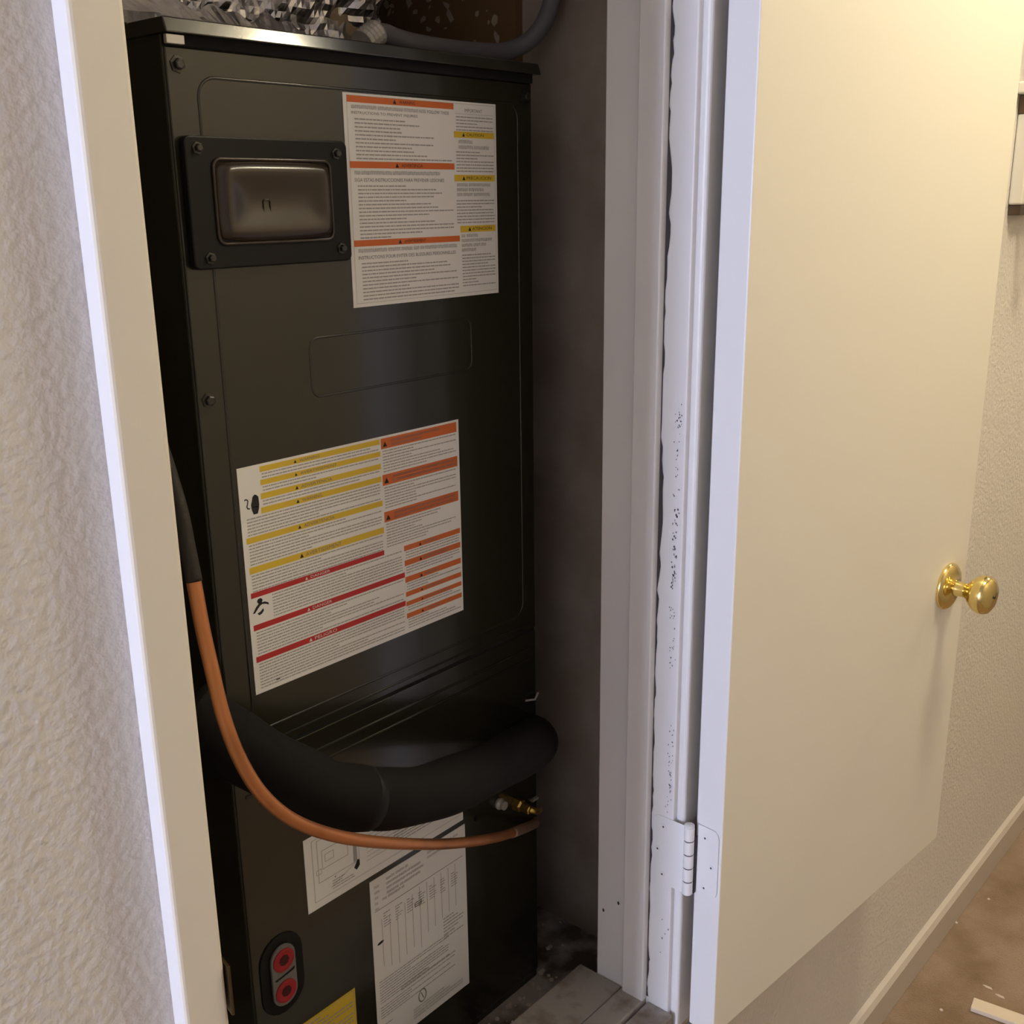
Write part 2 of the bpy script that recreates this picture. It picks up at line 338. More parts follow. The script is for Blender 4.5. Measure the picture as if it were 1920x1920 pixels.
mp_ = MB().box(AX0+0.001, AX1-0.001, FY, AY+0.001, AZ0+0.012, -0.5085).build('lower_panel', 'black_enamel', ah, bevel=0.0012)
MB().box(AX0+0.002, AX1-0.002, FY+0.0012, AY+0.001, -0.5083, -0.5054).build('seam_rail', 'dark_gap', ah)
# pressed beads in the sheet metal
def bead(x0, x1, z0, z1, r, rad, parent, name='pressed_bead'):
    return MB().tube(rrect(x0, x1, z0, z1, r, FY+rad*0.45), rad, 8, closed=True).build(name, 'black_enamel', parent, smooth=True)
bead(0.533, 0.926, -0.482, 0.098, 0.016, 0.0016, up)
bead(0.628, 0.846, -0.1745, -0.1200, 0.010, 0.0013, up)
for zz, rr in ((-0.4970, 0.0014), ): MB().tube([(AX0+0.012, FY+0.0005, zz), (AX1-0.012, FY+0.0005, zz)], rr, 8).build('pressed_bead', 'black_enamel', up, smooth=True)
for zz, rr in ((-0.530, 0.0018), (-0.544, 0.0018)): MB().tube([(AX0+0.012, FY+0.0005, zz), (AX1-0.012, FY+0.0005, zz)], rr, 8).build('pressed_bead', 'black_enamel', mp_, smooth=True)
def hexscrew(x, z, parent, s=0.0046, y=FY):
    o = MB().lathe([(s*1.5, 0), (s*1.5, 0.0009), (s*0.95, 0.0011), (s*0.95, 0.0042), (s*0.7, 0.0048)], (x, y, z), (0, -1, 0), 6)
    return o.build('screw', 'screw_steel', parent)
for x, z in ((0.5165, 0.106), (0.5165, -0.161), (0.5195, -0.4765), (0.938, 0.106)): hexscrew(x, z, up)

# viewing window: black plate, four screws, bulging clear lens
vw = MB().prism(rrect(0.5105, 0.679, -0.0520, 0.0530, 0.006, FY-0.0002), (0, -0.0075, 0)).build('window_plate', 'black_plastic', ah, bevel=0.0015)
for x, z in ((0.5225, 0.0435), (0.6660, 0.0420), (0.6665, -0.0405), (0.5260, -0.0430)): hexscrew(x, z, vw, 0.0034, FY-0.0077)
ln = MB(); NXl, NZl = 22, 14; X0l, X1l, Z0l, Z1l = 0.5365, 0.6565, -0.0310, 0.0345
def lensy(a, b):
    e = min(a, 1-a)*(X1l-X0l); g = min(b, 1-b)*(Z1l-Z0l); d = min(e, g)
    return FY-0.0079 - 0.0075*min(1, (d/0.006))**0.5 + 0.006*max(0, min(1, (d-0.008)/0.02))
for j in range(NZl+1):
    for i in range(NXl+1):
        a, b = i/NXl, j/NZl
        x = X0l+(X1l-X0l)*a; z = Z0l+(Z1l-Z0l)*b; cx = (a-.5)*2; cz = (b-.5)*2
        x += -0.003*cx*abs(cz)**4*(abs(cx)**2); z += -0.003*cz*abs(cx)**4*(abs(cz)**2)
        ln.v.append((x, lensy(a, b), z))
for j in range(NZl):
    for i in range(NXl): k = j*(NXl+1)+i; ln.f.append((k, k+1, k+NXl+2, k+NXl+1))
lens = ln.build('lens', 'clear_lens', vw, smooth=True, fix=False)
MB().tube(rrect(X0l-0.001, X1l+0.001, Z0l-0.001, Z1l+0.001, 0.007, FY-0.0082), 0.0016, 8, closed=True).build('lens_rim', 'clear_lens', vw, smooth=True)
MB().tube(rrect(0.5815, 0.5885, -0.0100, 0.0030, 0.002, FY-0.0100), 0.0006, 6, closed=True).build('moulded_mark', 'clear_lens', lens)
# drain port with two red plugs
PX = 0.5405; pz0, pz1 = -0.7925, -0.7215
def stadium(cx, z0, z1, r, y, n=10):
    out = []
    for cz, a0 in ((z1-r, 0), (z0+r, 180)):
        for k in range(n+1): a = math.radians(a0+180*k/n); out.append(Vector((cx+r*math.cos(a), y, cz+r*math.sin(a))))
    return out
gk = MB().prism(stadium(PX, pz0-0.011, pz1+0.011, 0.0265, FY+0.0002), (0, -0.0018, 0)).build('port_gasket', 'black_plastic', ah, bevel=0.0006)
pf = MB().prism(stadium(PX, pz0, pz1, 0.0150, FY-0.0017), (0, -0.0030, 0)).build('port_flange', 'port_grey', gk, bevel=0.0006)
for zc in (pz1-0.0170, pz0+0.0170):
    MB().lathe([(0.0128, 0), (0.0128, 0.0012), (0.0105, 0.0018), (0.0062, 0.0012)], (PX, FY-0.0046, zc), (0, -1, 0), 28).build('port_plug', 'port_red', gk)
    MB().lathe([(0.0060, 0), (0.0060, 0.0016)], (PX, FY-0.0046, zc), (0, -1, 0), 8).build('plug_socket', 'port_hole', gk)
MB().prism([(PX-0.0125, FY-0.0046, -0.7572), (PX-0.010, FY-0.0046, -0.7590), (PX+0.012, FY-0.0046, -0.7558), (PX+0.0125, FY-0.0046, -0.7530), (PX+0.008, FY-0.0046, -0.7545), (PX-0.002, FY-0.0046, -0.7562)], (0, -0.0006, 0)).build('port_mark', 'dark_gap', gk)

# ---------------------------------------------------------------- printed labels
def labelbase(x0, x1, z0, z1, m='label_paper'):
    return MB().box(x0, x1, FY-0.0006, FY+0.0001, z0, z1).build('label', m, ah)
def bar(x0, x1, z0, z1, m, parent, nm='header_bar'):
    y = FY-0.00068
    return MB().quad((x0, y, z0), (x1, y, z0), (x1, y, z1), (x0, y, z1)).build(nm, m, parent, fix=False)
class Print(MB):
    Y = FY-0.00078
    def rect(s, x0, x1, z0, z1): y = s.Y; return s.quad((x0, y, z0), (x1, y, z0), (x1, y, z1), (x0, y, z1))
    def rows(s, x0, x1, z1, pitch, n, h=None, rag=(0.35, 1.0), full=0.6):
        h = h or pitch*0.36
        for i in range(n):
            e = x1 if random.random() < full else x0 + (x1-x0)*random.uniform(*rag)
            z = z1 - pitch*(i+1) + (pitch-h)/2; x = x0
            while x < e - h:
                l = random.uniform(1.2, 6.5)*h
                if h < 0.0020: s.rect(x, min(x+l, e), z, z+h)
                else:                        # heading size: separate upright strokes
                    q = x
                    while q < min(x+l, e):
                        k = random.choice((0, 1, 2)); s.rect(q, q+h*0.17, z, z+h)
                        if k: s.rect(q, q+h*0.5, z+(h*0.83 if k == 1 else 0), z+(h if k == 1 else h*0.17)); s.rect(q+h*0.42, q+h*0.58, z, z+h)
                        q += h*(0.36 if k == 0 else 0.80)
                x += l + h*0.55
        return s
    def frame(s, x0, x1, z0, z1, t=0.0004):
        return s.rect(x0, x1, z0, z0+t).rect(x0, x1, z1-t, z1).rect(x0, x0+t, z0, z1).rect(x1-t, x1, z0, z1)
    def tri(s, cx, z0, z1):
        r = (z1-z0)*0.55; y = s.Y; return s.add([(cx-r, y, z0), (cx+r, y, z0), (cx, y, z1)], [(0, 1, 2)])
    def disc(s, cx, cz, rx, rz, n=16, rot=0):
        y = s.Y; out = []
        for k in range(n):
            a = 2*math.pi*k/n; u, v = rx*math.cos(a), rz*math.sin(a); out.append((cx+u*math.cos(rot)-v*math.sin(rot), y, cz+u*math.sin(rot)+v*math.cos(rot)))
        return s.add(out, [tuple(range(n))])
    def poly(s, pts): return s.add([(a, s.Y, b) for a, b in pts], [tuple(range(len(pts)))])
    def line(s, a, b, t):
        a, b = Vector(a), Vector(b); d = (b-a).normalized(); n = Vector((-d.y, d.x))*t/2
        return s.poly([a-n, b-n, b+n, a+n])
    def text(s, string, x, z, h, width=None, align='L'):
        cu = bpy.data.curves.new('t', 'FONT'); cu.body = string; cu.size = 1.0; cu.resolution_u = 2
        ob = bpy.data.objects.new('t', cu); me = bpy.data.meshes.new_from_object(ob)
        if len(me.vertices):
            xs = [v.co.x for v in me.vertices]; ys = [v.co.y for v in me.vertices]
            w0 = max(xs)-min(xs); hh = max(ys)-min(ys); ky = h/hh; kx = (width/w0) if width else ky
            x0 = x - (0 if align == 'L' else w0*kx/2)
            s.add([(x0+(v.co.x-min(xs))*kx, s.Y, z+(v.co.y-min(ys))*ky) for v in me.vertices], [tuple(p.vertices) for p in me.polygons])
        bpy.data.objects.remove(ob); bpy.data.meshes.remove(me); bpy.data.curves.remove(cu); return s
    def done(s, nm, m, parent, stuff=False):
        if s.v: return s.build(nm, m, parent, fix=False, kind='stuff')

# label 1: upper right
L1 = labelbase(0.6835, 0.8900, -0.0965, 0.0955); L1['label'] = 'white sheet with orange and yellow warning bars'
fp = Print(); hd = Print(); hw = Print()
fp.frame(0.6875, 0.8875, -0.0930, 0.0935, 0.0003)
for z1, z0, x1, word, nlines in ((0.0935, 0.0875, 0.8270, 'WARNING', 13), (0.0363, 0.0303, 0.8262, 'ADVERTENCIA', 18), (-0.0345, -0.0403, 0.8312, 'AVERTISSEMENT', 14)):
    bar(0.6880, x1, z0, z1, 'print_orange', L1)
    hd.tri(0.7470, z0+0.0010, z1-0.0010).text(word, 0.7530, z0+0.0015, z1-z0-0.0030)
hd2 = Print()
hd2.text('THIS UNIT IS EQUIPPED WITH ... FOLLOW THESE', 0.6925, 0.0824, 0.0030, 0.128) if False else None
hd2.text('FOLLOW THESE', 0.7900, 0.0822, 0.0030, 0.0300); fp.rows(0.6930, 0.7880, 0.0864, 0.0052, 1, 0.0030, full=1)
hd2.text('INSTRUCTIONS TO PREVENT INJURIES', 0.6925, 0.0768, 0.0032, 0.084)
fp.rows(0.6930, 0.8050, 0.0290, 0.0055, 1, 0.0032, full=1); hd2.text('SIGA ESTAS INSTRUCCIONES PARA PREVENIR LESIONES', 0.6925, 0.0182, 0.0032, 0.118)
fp.rows(0.6930, 0.8270, -0.0415, 0.0055, 1, 0.0032, full=1); hd2.text('INSTRUCTIONS POUR EVITER DES BLESSURES PERSONNELLES', 0.6925, -0.0523, 0.0032, 0.132)
fp.rows(0.6960, 0.8230, 0.0750, 0.00345, 11, rag=(0.4, 0.95), full=0.15)
fp.rows(0.6960, 0.8230, 0.0160, 0.00335, 15, rag=(0.3, 1.0), full=0.3)
fp.rows(0.6960, 0.8280, -0.0545, 0.00335, 11, rag=(0.4, 1.0), full=0.25)
for z1, z0, x0, word in ((0.0672, 0.0612, 0.8265, 'CAUTION'), (0.0254, 0.0190, 0.8255, 'PRECAUCION'), (-0.0250, -0.0315, 0.8325, 'ATENCION')):
    bar(x0, 0.8868, z0, z1, 'print_yellow', L1)
    hd.tri(x0+0.0140, z0+0.0012, z1-0.0012).text(word, x0+0.0180, z0+0.0017, z1-z0-0.0033, 0.0048*len(word)*0.78)
hd2.text('IMPORTANT', 0.8560, 0.0858, 0.0032, 0.026, 'C'); fp.rect(0.8290, 0.8860, 0.0838, 0.0841)
fp.rows(0.8300, 0.8850, 0.0825, 0.0031, 5, full=0.5)
fp.rows(0.8330, 0.8860, 0.0600, 0.0052, 2, 0.0032, full=0.4); fp.rows(0.8290, 0.8855, 0.0490, 0.0031, 7, full=0.8)
fp.rows(0.8290, 0.8780, 0.0180, 0.0048, 3, 0.0030, full=0.3); fp.rows(0.8280, 0.8855, 0.0015, 0.0031, 8, full=0.8)
fp.rows(0.8340, 0.8850, -0.0325, 0.0048, 4, 0.0030, full=0.4); fp.rows(0.8340, 0.8855, -0.0530, 0.0031, 11, full=0.75)
fp.done('fine_print', 'print_soft', L1, True); hd.done('heading_text', 'print_black', L1); hd2.done('heading_text', 'print_grey', L1)

# label 2: middle, the large one
L2 = labelbase(0.5380, 0.8215, -0.4445, -0.2255); L2['label'] = 'large white sheet with yellow, red and orange warning bars'
fp = Print(); hd = Print(); hw = Print(); hg = Print()
for z1, z0, x0, word in ((-0.2278, -0.2330, 0.5622, 'WARNING'), (-0.2403, -0.2453, 0.5620, 'AVERTISSEMENT'), (-0.2528, -0.2583, 0.5612, 'ADVERTENCIA'),
                         (-0.2660, -0.2716, 0.5604, 'WARNING'), (-0.2912, -0.2968, 0.5419, 'ADVERTENCIA'), (-0.3195, -0.3258, 0.5424, 'AVERTISSEMENT')):
    bar(x0, 0.7078, z0, z1, 'print_yellow', L2)
    cx = 0.6022
    hd.tri(cx, z0+0.0010, z1-0.0012); hg.text(word, cx+0.0050, z0+0.0012, z1-z0-0.0024, 0.0034*len(word))
for z1, n, x0 in ((-0.2335, 2, 0.5640), (-0.2458, 2, 0.5640), (-0.2588, 2, 0.5630), (-0.2725, 6, 0.5440), (-0.2975, 7, 0.5440), (-0.3265, 6, 0.5440)):
    fp.rows(x0, 0.7055, z1, 0.0030, n, full=0.55)
for z1, z0, x1, word in ((-0.3440, -0.3492, 0.7067, 'DANGER'), (-0.3756, -0.3812, 0.7340, 'DANGER'), (-0.4072, -0.4130, 0.7335, 'PELIGRO')):
    bar(0.5416, x1, z0, z1, 'print_red', L2)
    hw.tri(0.6060, z0+0.0010, z1-0.0012).text(word, 0.6110, z0+0.0013, z1-z0-0.0026, 0.0040*len(word))
fp.rows(0.5650, 0.7310, -0.3500, 0.0030, 8, full=0.7); fp.rows(0.5440, 0.7310, -0.3822, 0.0030, 8, full=0.7); fp.rows(0.5440, 0.7310, -0.4138, 0.0030, 9, full=0.6)
for z1, z0 in ((-0.2278, -0.2386), (-0.2652, -0.2765), (-0.3042, -0.3152)):
    bar(0.7092, 0.8182, z0, z1, 'print_orange', L2)
    hd.tri(0.7145, z0+0.0020, z1-0.0034)
    hg.rows(0.7230, 0.8150, z1-0.0014, 0.0042, 2, 0.0026, full=0.5)
fp.rows(0.7110, 0.8165, -0.2395, 0.0030, 8, full=0.4); fp.rows(0.7110, 0.8150, -0.2775, 0.0030, 8, full=0.4); fp.rows(0.7110, 0.8130, -0.3162, 0.0030, 9, full=0.35)
for z1, z0, word in ((-0.3468, -0.3526, 'WARNING'), (-0.3630, -0.3692, 'AVERTISSEMENT'), (-0.3815, -0.3878, 'WARNING'), (-0.3982, -0.4036, 'ADVERTENCIA'), (-0.4092, -0.4142, 'AVERTISSEMENT'), (-0.4226, -0.4282, 'WARNING')):
    bar(0.7345, 0.8192, z0, z1, 'print_orange', L2)
    hd.tri(0.7580, z0+0.0011, z1-0.0013); hg.text(word, 0.7625, z0+0.0013, z1-z0-0.0026, 0.0030*len(word))
for z1, n in ((-0.3530, 3), (-0.3697, 3), (-0.3882, 3), (-0.4145, 2), (-0.4286, 4)): fp.rows(0.7365, 0.8175, z1, 0.0030, n, full=0.6)
hd.rect(0.5620, 0.5665, -0.4376, -0.4364)
# gloved hand with a spark, and the struck figure
hd.poly([(0.5520, -0.2705), (0.5565, -0.2705), (0.5582, -0.2660), (0.5588, -0.2620), (0.5585, -0.2550), (0.5565, -0.2530), (0.5545, -0.2522), (0.5522, -0.2540), (0.5512, -0.2580), (0.5500, -0.2610), (0.5503, -0.2650)])
hw.rect(0.5508, 0.5584, -0.2640, -0.2634)
for a, b in (((0.5432, -0.2556), (0.5448, -0.2550)), ((0.5448, -0.2550), (0.5470, -0.2562)), ((0.5470, -0.2562), (0.5462, -0.2600)), ((0.5462, -0.2600), (0.5452, -0.2620)), ((0.5452, -0.2620), (0.5466, -0.2642)), ((0.5466, -0.2642), (0.5484, -0.2640))): hd.line(a, b, 0.0011)
hd.disc(0.5508, -0.3535, 0.0030, 0.0026)
hd.poly([(0.5420, -0.3640), (0.5445, -0.3640), (0.5485, -0.3600), (0.5510, -0.3580), (0.5535, -0.3572), (0.5575, -0.3582), (0.5605, -0.3600), (0.5600, -0.3575), (0.5560, -0.3555), (0.5500, -0.3555), (0.5460, -0.3585)])
hd.poly([(0.5470, -0.3650), (0.5505, -0.3640), (0.5540, -0.3615), (0.5545, -0.3640), (0.5520, -0.3665), (0.5490, -0.3672)])
fp.done('fine_print', 'print_soft', L2, True); hd.done('heading_text', 'print_black', L2); hg.done('heading_text', 'print_grey', L2)
Print.Y = FY-0.00084
h2 = Print(); h2.v, h2.f = hw.v, hw.f; h2.done('heading_text', 'print_white', L2)
Print.Y = FY-0.00078

# label 3: wiring diagram, partly behind the pipes
L3 = labelbase(0.5785, 0.8110, -0.7085, -0.6220); L3['label'] = 'white wiring diagram sheet behind the copper pipe'
fp = Print(); hd = Print()
fp.frame(0.5880, 0.8060, -0.7000, -0.6270, 0.0005)
fp.frame(0.5945, 0.6500, -0.6800, -0.6300, 0.0006).frame(0.6000, 0.6350, -0.6660, -0.6440, 0.0006).frame(0.6040, 0.6160, -0.6590, -0.6500, 0.0005).frame(0.5920, 0.5990, -0.6700, -0.6640, 0.0005)
fp.rect(0.6420, 0.6470, -0.6790, -0.6300)
for k in range(9): fp.rect(0.6560+0.004*k, 0.6568+0.004*k, -0.6480-0.001*k, -0.6300)
for k in range(7): fp.rect(0.6600, 0.7600-0.01*k, -0.6570-0.005*k, -0.6565-0.005*k)
fp.rows(0.7000, 0.8000, -0.6560, 0.0036, 9, full=0.3); fp.rows(0.6120, 0.6420, -0.6850, 0.0030, 4); fp.line((0.6100, -0.6930), (0.6450, -0.6800), 0.0005).line((0.6600, -0.6650), (0.6900, -0.6560), 0.0005)
hd.poly([(0.6420, -0.6860), (0.6470, -0.6780), (0.6500, -0.6790), (0.6500, -0.6860), (0.6455, -0.6900)])
hd.poly([(0.6150, -0.6830), (0.6170, -0.6815), (0.6165, -0.6838)]); hd.poly([(0.6660, -0.6640), (0.6680, -0.6625), (0.6676, -0.6648)])
fp.done('diagram_lines', 'print_soft', L3, True); hd.done('diagram_mark', 'print_black', L3)
# label 4: rating sheet with table
L4 = labelbase(0.6620, 0.8135, -0.9420, -0.7155); L4['label'] = 'white rating sheet with table columns and a brand mark'
fp = Print(); hd = Print(); hg = Print()
fp.rows(0.6680, 0.6740, -0.7220, 0.0070, 5, 0.0030); fp.rows(0.6860, 0.7420, -0.7200, 0.0060, 4, 0.0030, full=0.6); fp.rows(0.7500, 0.8000, -0.7200, 0.0060, 2, 0.0028, full=0.7); fp.rows(0.6790, 0.7300, -0.7430, 0.0060, 1, 0.0030)
hg.rect(0.6670, 0.8080, -0.7565, -0.7558)
for k, (zt, zb) in enumerate([(-0.770, -0.832), (-0.772, -0.838), (-0.776, -0.842), (-0.768, -0.838), (-0.764, -0.835), (-0.760, -0.842), (-0.760, -0.828), (-0.760, -0.826), (-0.760, -0.822), (-0.760, -0.820), (-0.760, -0.818)]):
    x = 0.6760+0.0118*k; fp.rect(x, x+0.0007, zb, zt)
for k in range(7): fp.rows(0.6790+0.018*k, 0.6900+0.018*k, -0.763-0.001*k, 0.0034, 6, full=0.3)
fp.rows(0.7720, 0.8060, -0.8230, 0.0045, 7, full=0.4)
hd.disc(0.6730, -0.7990, 0.0050, 0.0018, 12, 0.15)
hd.frame(0.7270, 0.7380, -0.7835, -0.7775, 0.0009).rect(0.7270, 0.7380, -0.7810, -0.7802)
fp.rows(0.6680, 0.7800, -0.8480, 0.0036, 9, full=0.5); fp.rows(0.6680, 0.7900, -0.8830, 0.0036, 5, full=0.5); fp.rows(0.6680, 0.6850, -0.9080, 0.0040, 5)
fp.rows(0.7000, 0.7900, -0.8740, 0.0040, 2, full=0.4)
for k in range(18):                           # ring-shaped certification mark
    a0, a1 = 2*math.pi*k/18, 2*math.pi*(k+1)/18; c = (0.7330, -0.9080)
    hg.line((c[0]+0.0060*math.cos(a0), c[1]+0.0085*math.sin(a0)), (c[0]+0.0060*math.cos(a1), c[1]+0.0085*math.sin(a1)), 0.0016)
hg.line((0.7310, -0.9030), (0.7350, -0.9130), 0.0012)
fp.rows(0.7180, 0.8020, -0.9180, 0.0040, 4, 0.0022, full=0.6); hg.rect(0.6680, 0.6830, -0.9330, -0.9315)
fp.done('fine_print', 'print_soft', L4, True); hd.done('table_mark', 'print_black', L4); hg.done('heading_text', 'print_grey', L4)
# label 5: yellow sticker at the bottom
L5 = labelbase(0.5420, 0.6325, -0.9050, -0.8335, 'print_yellow'); L5['label'] = 'plain yellow notice sticker'
fp = Print(); fp.frame(0.5440, 0.6305, -0.9030, -0.8355, 0.0005); fp.rows(0.5460, 0.6280, -0.8370, 0.0048, 12, full=0.6); fp.done('fine_print', 'print_soft', L5, True)

P0 = atY(986, 1383, 0.790)
# valve fittings and clips on the connection panel
MB().lathe([(0.0085, 0), (0.0085, 0.010), (0.0060, 0.012), (0.0060, 0.024), (0.0045, 0.025)], (0.9065, FY-0.0002, -0.7315), (0, -1, 0), 6).build('flare_nut', 'valve_brass', ah)
MB().tube([(0.9065, FY-0.022, -0.7315), (0.9200, FY-0.024, -0.7400), (0.9330, FY-0.018, -0.7460)], 0.0042, 10).build('valve_stem', 'valve_brass', ah, smooth=True)
MB().lathe([(0.0070, 0), (0.0075, 0.003), (0.0055, 0.006), (0.0055, 0.0105)], (0.8750, FY-0.0002, -0.7165), (0, -1, 0), 16).build('grommet', 'fitting_zinc', ah)
MB().lathe([(0.021, 0), (0.021, 0.003), (0.018, 0.004)], (P0.x, FY-0.0002, P0.z), (0, -1, 0), 24).build('pipe_collar', 'black_plastic', ah)
MB().prism(rrect(0.8315, 0.8365, -0.7215, -0.7160, 0.001, FY-0.0002), (0, -0.0012, 0)).build('knockout', 'dark_gap', ah)
MB().box(0.936, 0.9475, FY-0.004, FY+0.0005, -0.7425, -0.7395).build('pipe_clip', 'fitting_zinc', ah)
MB().tube([(0.927, FY-0.001, -0.597), (0.938, FY-0.007, -0.5975), (0.949, FY-0.003, -0.594)], 0.0014, 8).build('wire_clip', 'fitting_zinc', ah)

# ================================================================= pipes
def P(x, y, Y): return atY(x, y, Y)
fpth = [P(986, 1383, 0.790), P(1001, 1387, 0.766), P(998, 1396, 0.742), P(940, 1429, 0.719), P(870, 1462, 0.702), P(800, 1487, 0.692), P(735, 1497, 0.688), P(680, 1497, 0.687)]
fpth2 = [P(676, 1497, 0.687), P(620, 1487, 0.692), P(565, 1466, 0.702), P(510, 1437, 0.718), P(450, 1402, 0.742), P(400, 1366, 0.760), P(352, 1325, 0.775)]
ip = thing('insulated_pipe', (0.66, 0.70, -0.59), 'thick black foam-insulated refrigerant pipe looping across the air handler', 'pipe')
MB().tube(smoothpath(fpth, 10), 0.0285, 28, rf=lambda t: 0.0285 + 0.0009*math.sin(t*23)).build('foam_sleeve', 'foam', ip, smooth=True)
MB().tube(smoothpath(fpth2, 10), 0.0295, 28, rf=lambda t: 0.0295 + 0.0009*math.sin(t*19+1)).build('foam_sleeve', 'foam', ip, smooth=True)
MB().tube([P(686, 1497, 0.687), P(678, 1497, 0.687), P(671, 1496.5, 0.687)], 0.0299, 28).build('tape_wrap', 'tape', ip, smooth=True)
cpth = [P(1001, 1545, 0.790), P(960, 1562, 0.755), P(910, 1574, 0.722), P(840, 1582, 0.694), P(760, 1582, 0.672), P(680, 1576, 0.655), P(610, 1562, 0.645), P(545, 1535, 0.640), P(490, 1488, 0.640), P(448, 1420, 0.643), P(418, 1340, 0.648), P(396, 1250, 0.654), P(380, 1180, 0.660), P(366, 1105, 0.666), P(352, 1030, 0.672), P(338, 960, 0.680)]
cp = thing('copper_pipe', (0.60, 0.66, -0.68), 'thin bare copper refrigerant pipe curving down in front of the air handler', 'pipe')
MB().tube(smoothpath(cpth, 8), 0.0056, 16).build('copper_tube', 'copper', cp, smooth=True)
MB().tube(smoothpath([cpth[0] + Vector((0.003, 0.004, 0.002))] + cpth[:2], 6), 0.0062, 16).build('brazed_end', 'copper_dull', cp, smooth=True)
MB().tube(smoothpath([cpth[-3] + Vector((0, 0, 0.006)), cpth[-2], cpth[-1], P(316, 885, 0.69), P(286, 790, 0.70), P(255, 680, 0.705)], 6), 0.0060, 16).build('pipe_sleeve', 'sleeve', cp, smooth=True)

# flexible conduit on top of the unit, rising up the closet wall
cn = thing('flexible_conduit', (0.90, 0.87, AZ1), 'dark grey flexible electrical conduit bending up the closet wall above the air handler', 'conduit')
kp = [P(704, 63, 0.862), P(722, 64, 0.863), P(745, 73, 0.865), P(775, 81, 0.868), P(830, 90, 0.876), P(900, 97, 0.880), P(950, 96, 0.876), P(990, 78, 0.862), P(1020, 42, 0.846), P(1036, -8, 0.834), P(1041, -80, 0.830), P(1043, -170, 0.828)]
MB().tube(smoothpath(kp, 8), 0.0098, 18).build('conduit_tube', 'conduit_grey', cn, smooth=True)
a, b = P(680, 82, 0.862), P(707, 60, 0.862); L_ = (b-a).length
MB().lathe([(0.0135, 0)] + [(0.0135 - 0.0012*(k % 2), L_*k/9) for k in range(1, 9)] + [(0.0125, L_), (0.0105, L_*1.05)], a, b-a, 16).build('conduit_fitting', 'fitting_zinc', cn)
MB().lathe([(0.0155, 0), (0.0155, 0.005)], (a.x, a.y, AZ1-0.0005), (0, 0, 1), 6).build('lock_nut', 'fitting_zinc', cn)

# foil-wrapped plenum on the unit
def crinkle(o, ux, uz, nx, nz, amp, sc1, nrm):
    m = MB(); o, ux, uz, nrm = Vector(o), Vector(ux), Vector(uz), Vector(nrm)
    for j in range(nz+1):
        for i in range(nx+1):
            p = o + ux*(i/nx) + uz*(j/nz)
            d = noise.noise(p*sc1)*amp + abs(noise.noise(p*sc1*2.7+Vector((3, 1, 7))))*amp*0.7
            m.v.append(p + nrm*d + Vector((noise.noise(p*40), 0, noise.noise(p*37+Vector((5, 5, 5)))))*0.003)
    for j in range(nz):
        for i in range(nx): k = j*(nx+1)+i; m.f.append((k, k+1, k+nx+2, k+nx+1))
    return m
pl = thing('foil_plenum', (0.68, 1.10, AZ1), 'crinkled silver foil-wrapped duct plenum on top of the air handler', 'duct')
MB().box(0.515, 0.840, 0.925, 1.300, AZ1, CEIL-0.001).build('duct_board', 'insulation', pl)
crinkle((0.500, 0.912, AZ1+0.004), (0.350, 0.012, 0), (0, 0, 0.55), 70, 90, 0.016, 26, (0, -1, 0)).build('foil_wrap', 'foil', pl, fix=False)
crinkle((0.846, 0.918, AZ1+0.004), (0.004, 0.38, 0), (0, 0, 0.55), 50, 80, 0.010, 26, (1, 0, 0)).build('foil_wrap', 'foil', pl, fix=False)
crinkle((0.506, 1.300, AZ1+0.004), (-0.004, -0.39, 0), (0, 0, 0.55), 50, 80, 0.010, 26, (-1, 0, 0)).build('foil_wrap', 'foil', pl, fix=False)
# torn lower lip of foil, and the pleated foil skirt above
lipm = MB(); nL = 44
for i in range(nL+1):
    t = i/nL; x = 0.500 + 0.24*t; zb = AZ1+0.0015; zt = AZ1 + 0.026 + 0.010*noise.noise(Vector((x*50, 0, 0))) - 0.008*t; yy = 0.842 + 0.05*t + 0.012*noise.noise(Vector((x*34, 2, 0)))
    lipm.v += [(x, yy, zb), (x, yy+0.010+0.008*noise.noise(Vector((x*60, 5, 1))), zb+0.012), (x, 0.905, zt+0.010)]
for i in range(nL):
    for k in range(2): a_ = i*3+k; lipm.f.append((a_, a_+3, a_+4, a_+1))
lipm.build('foil_flap', 'foil', pl, fix=False)
sk = MB(); nS = 120
for i in range(nS+1):
    t = i/nS; x = 0.640 + 0.215*t; ph = math.sin(i*math.pi/3.0); zb = 0.2205 - 0.010*t + 0.006*ph + 0.004*noise.noise(Vector((x*90, 0, 3)))
    y = 0.896 + 0.006*ph
    sk.v += [(x, y, zb), (x, y-0.004, zb+0.02), (x, 0.898+0.005*ph, zb+0.16)]
for i in range(nS):
    for k in range(2): a_ = i*3+k; sk.f.append((a_, a_+3, a_+4, a_+1))
sk.build('pleated_foil', 'foil', pl, fix=False)

# plywood backing on the closet wall behind the conduit, spattered with plaster
pw = tag(MB().box(1.052, 1.0645, 0.905, 1.395, AZ1+0.004, CEIL-0.01).build('plywood_panel', 'plywood'), 'dark brown plywood panel spattered with plaster on the closet wall', 'panel')
sl = MB()
for _ in range(150):
    y = random.uniform(0.915, 1.22); z = random.uniform(0.15, 0.36); k = random.randint(5, 8); r = random.uniform(0.0012, 0.0060)
    st = random.uniform(0.6, 2.2); al = random.uniform(0, 3.14)
    pts = []
    for t in range(k):
        a_ = 2*math.pi*t/k; q = r*random.uniform(.4, 1.1); u, v = q*st*math.cos(a_), q*math.sin(a_); pts.append((1.0512, y+u*math.cos(al)-v*math.sin(al), z+u*math.sin(al)+v*math.cos(al)))
    sl.prism(pts, (0.0012, 0, 0))
sl.build('plaster_splats', 'plaster_splat', pw, kind='stuff')
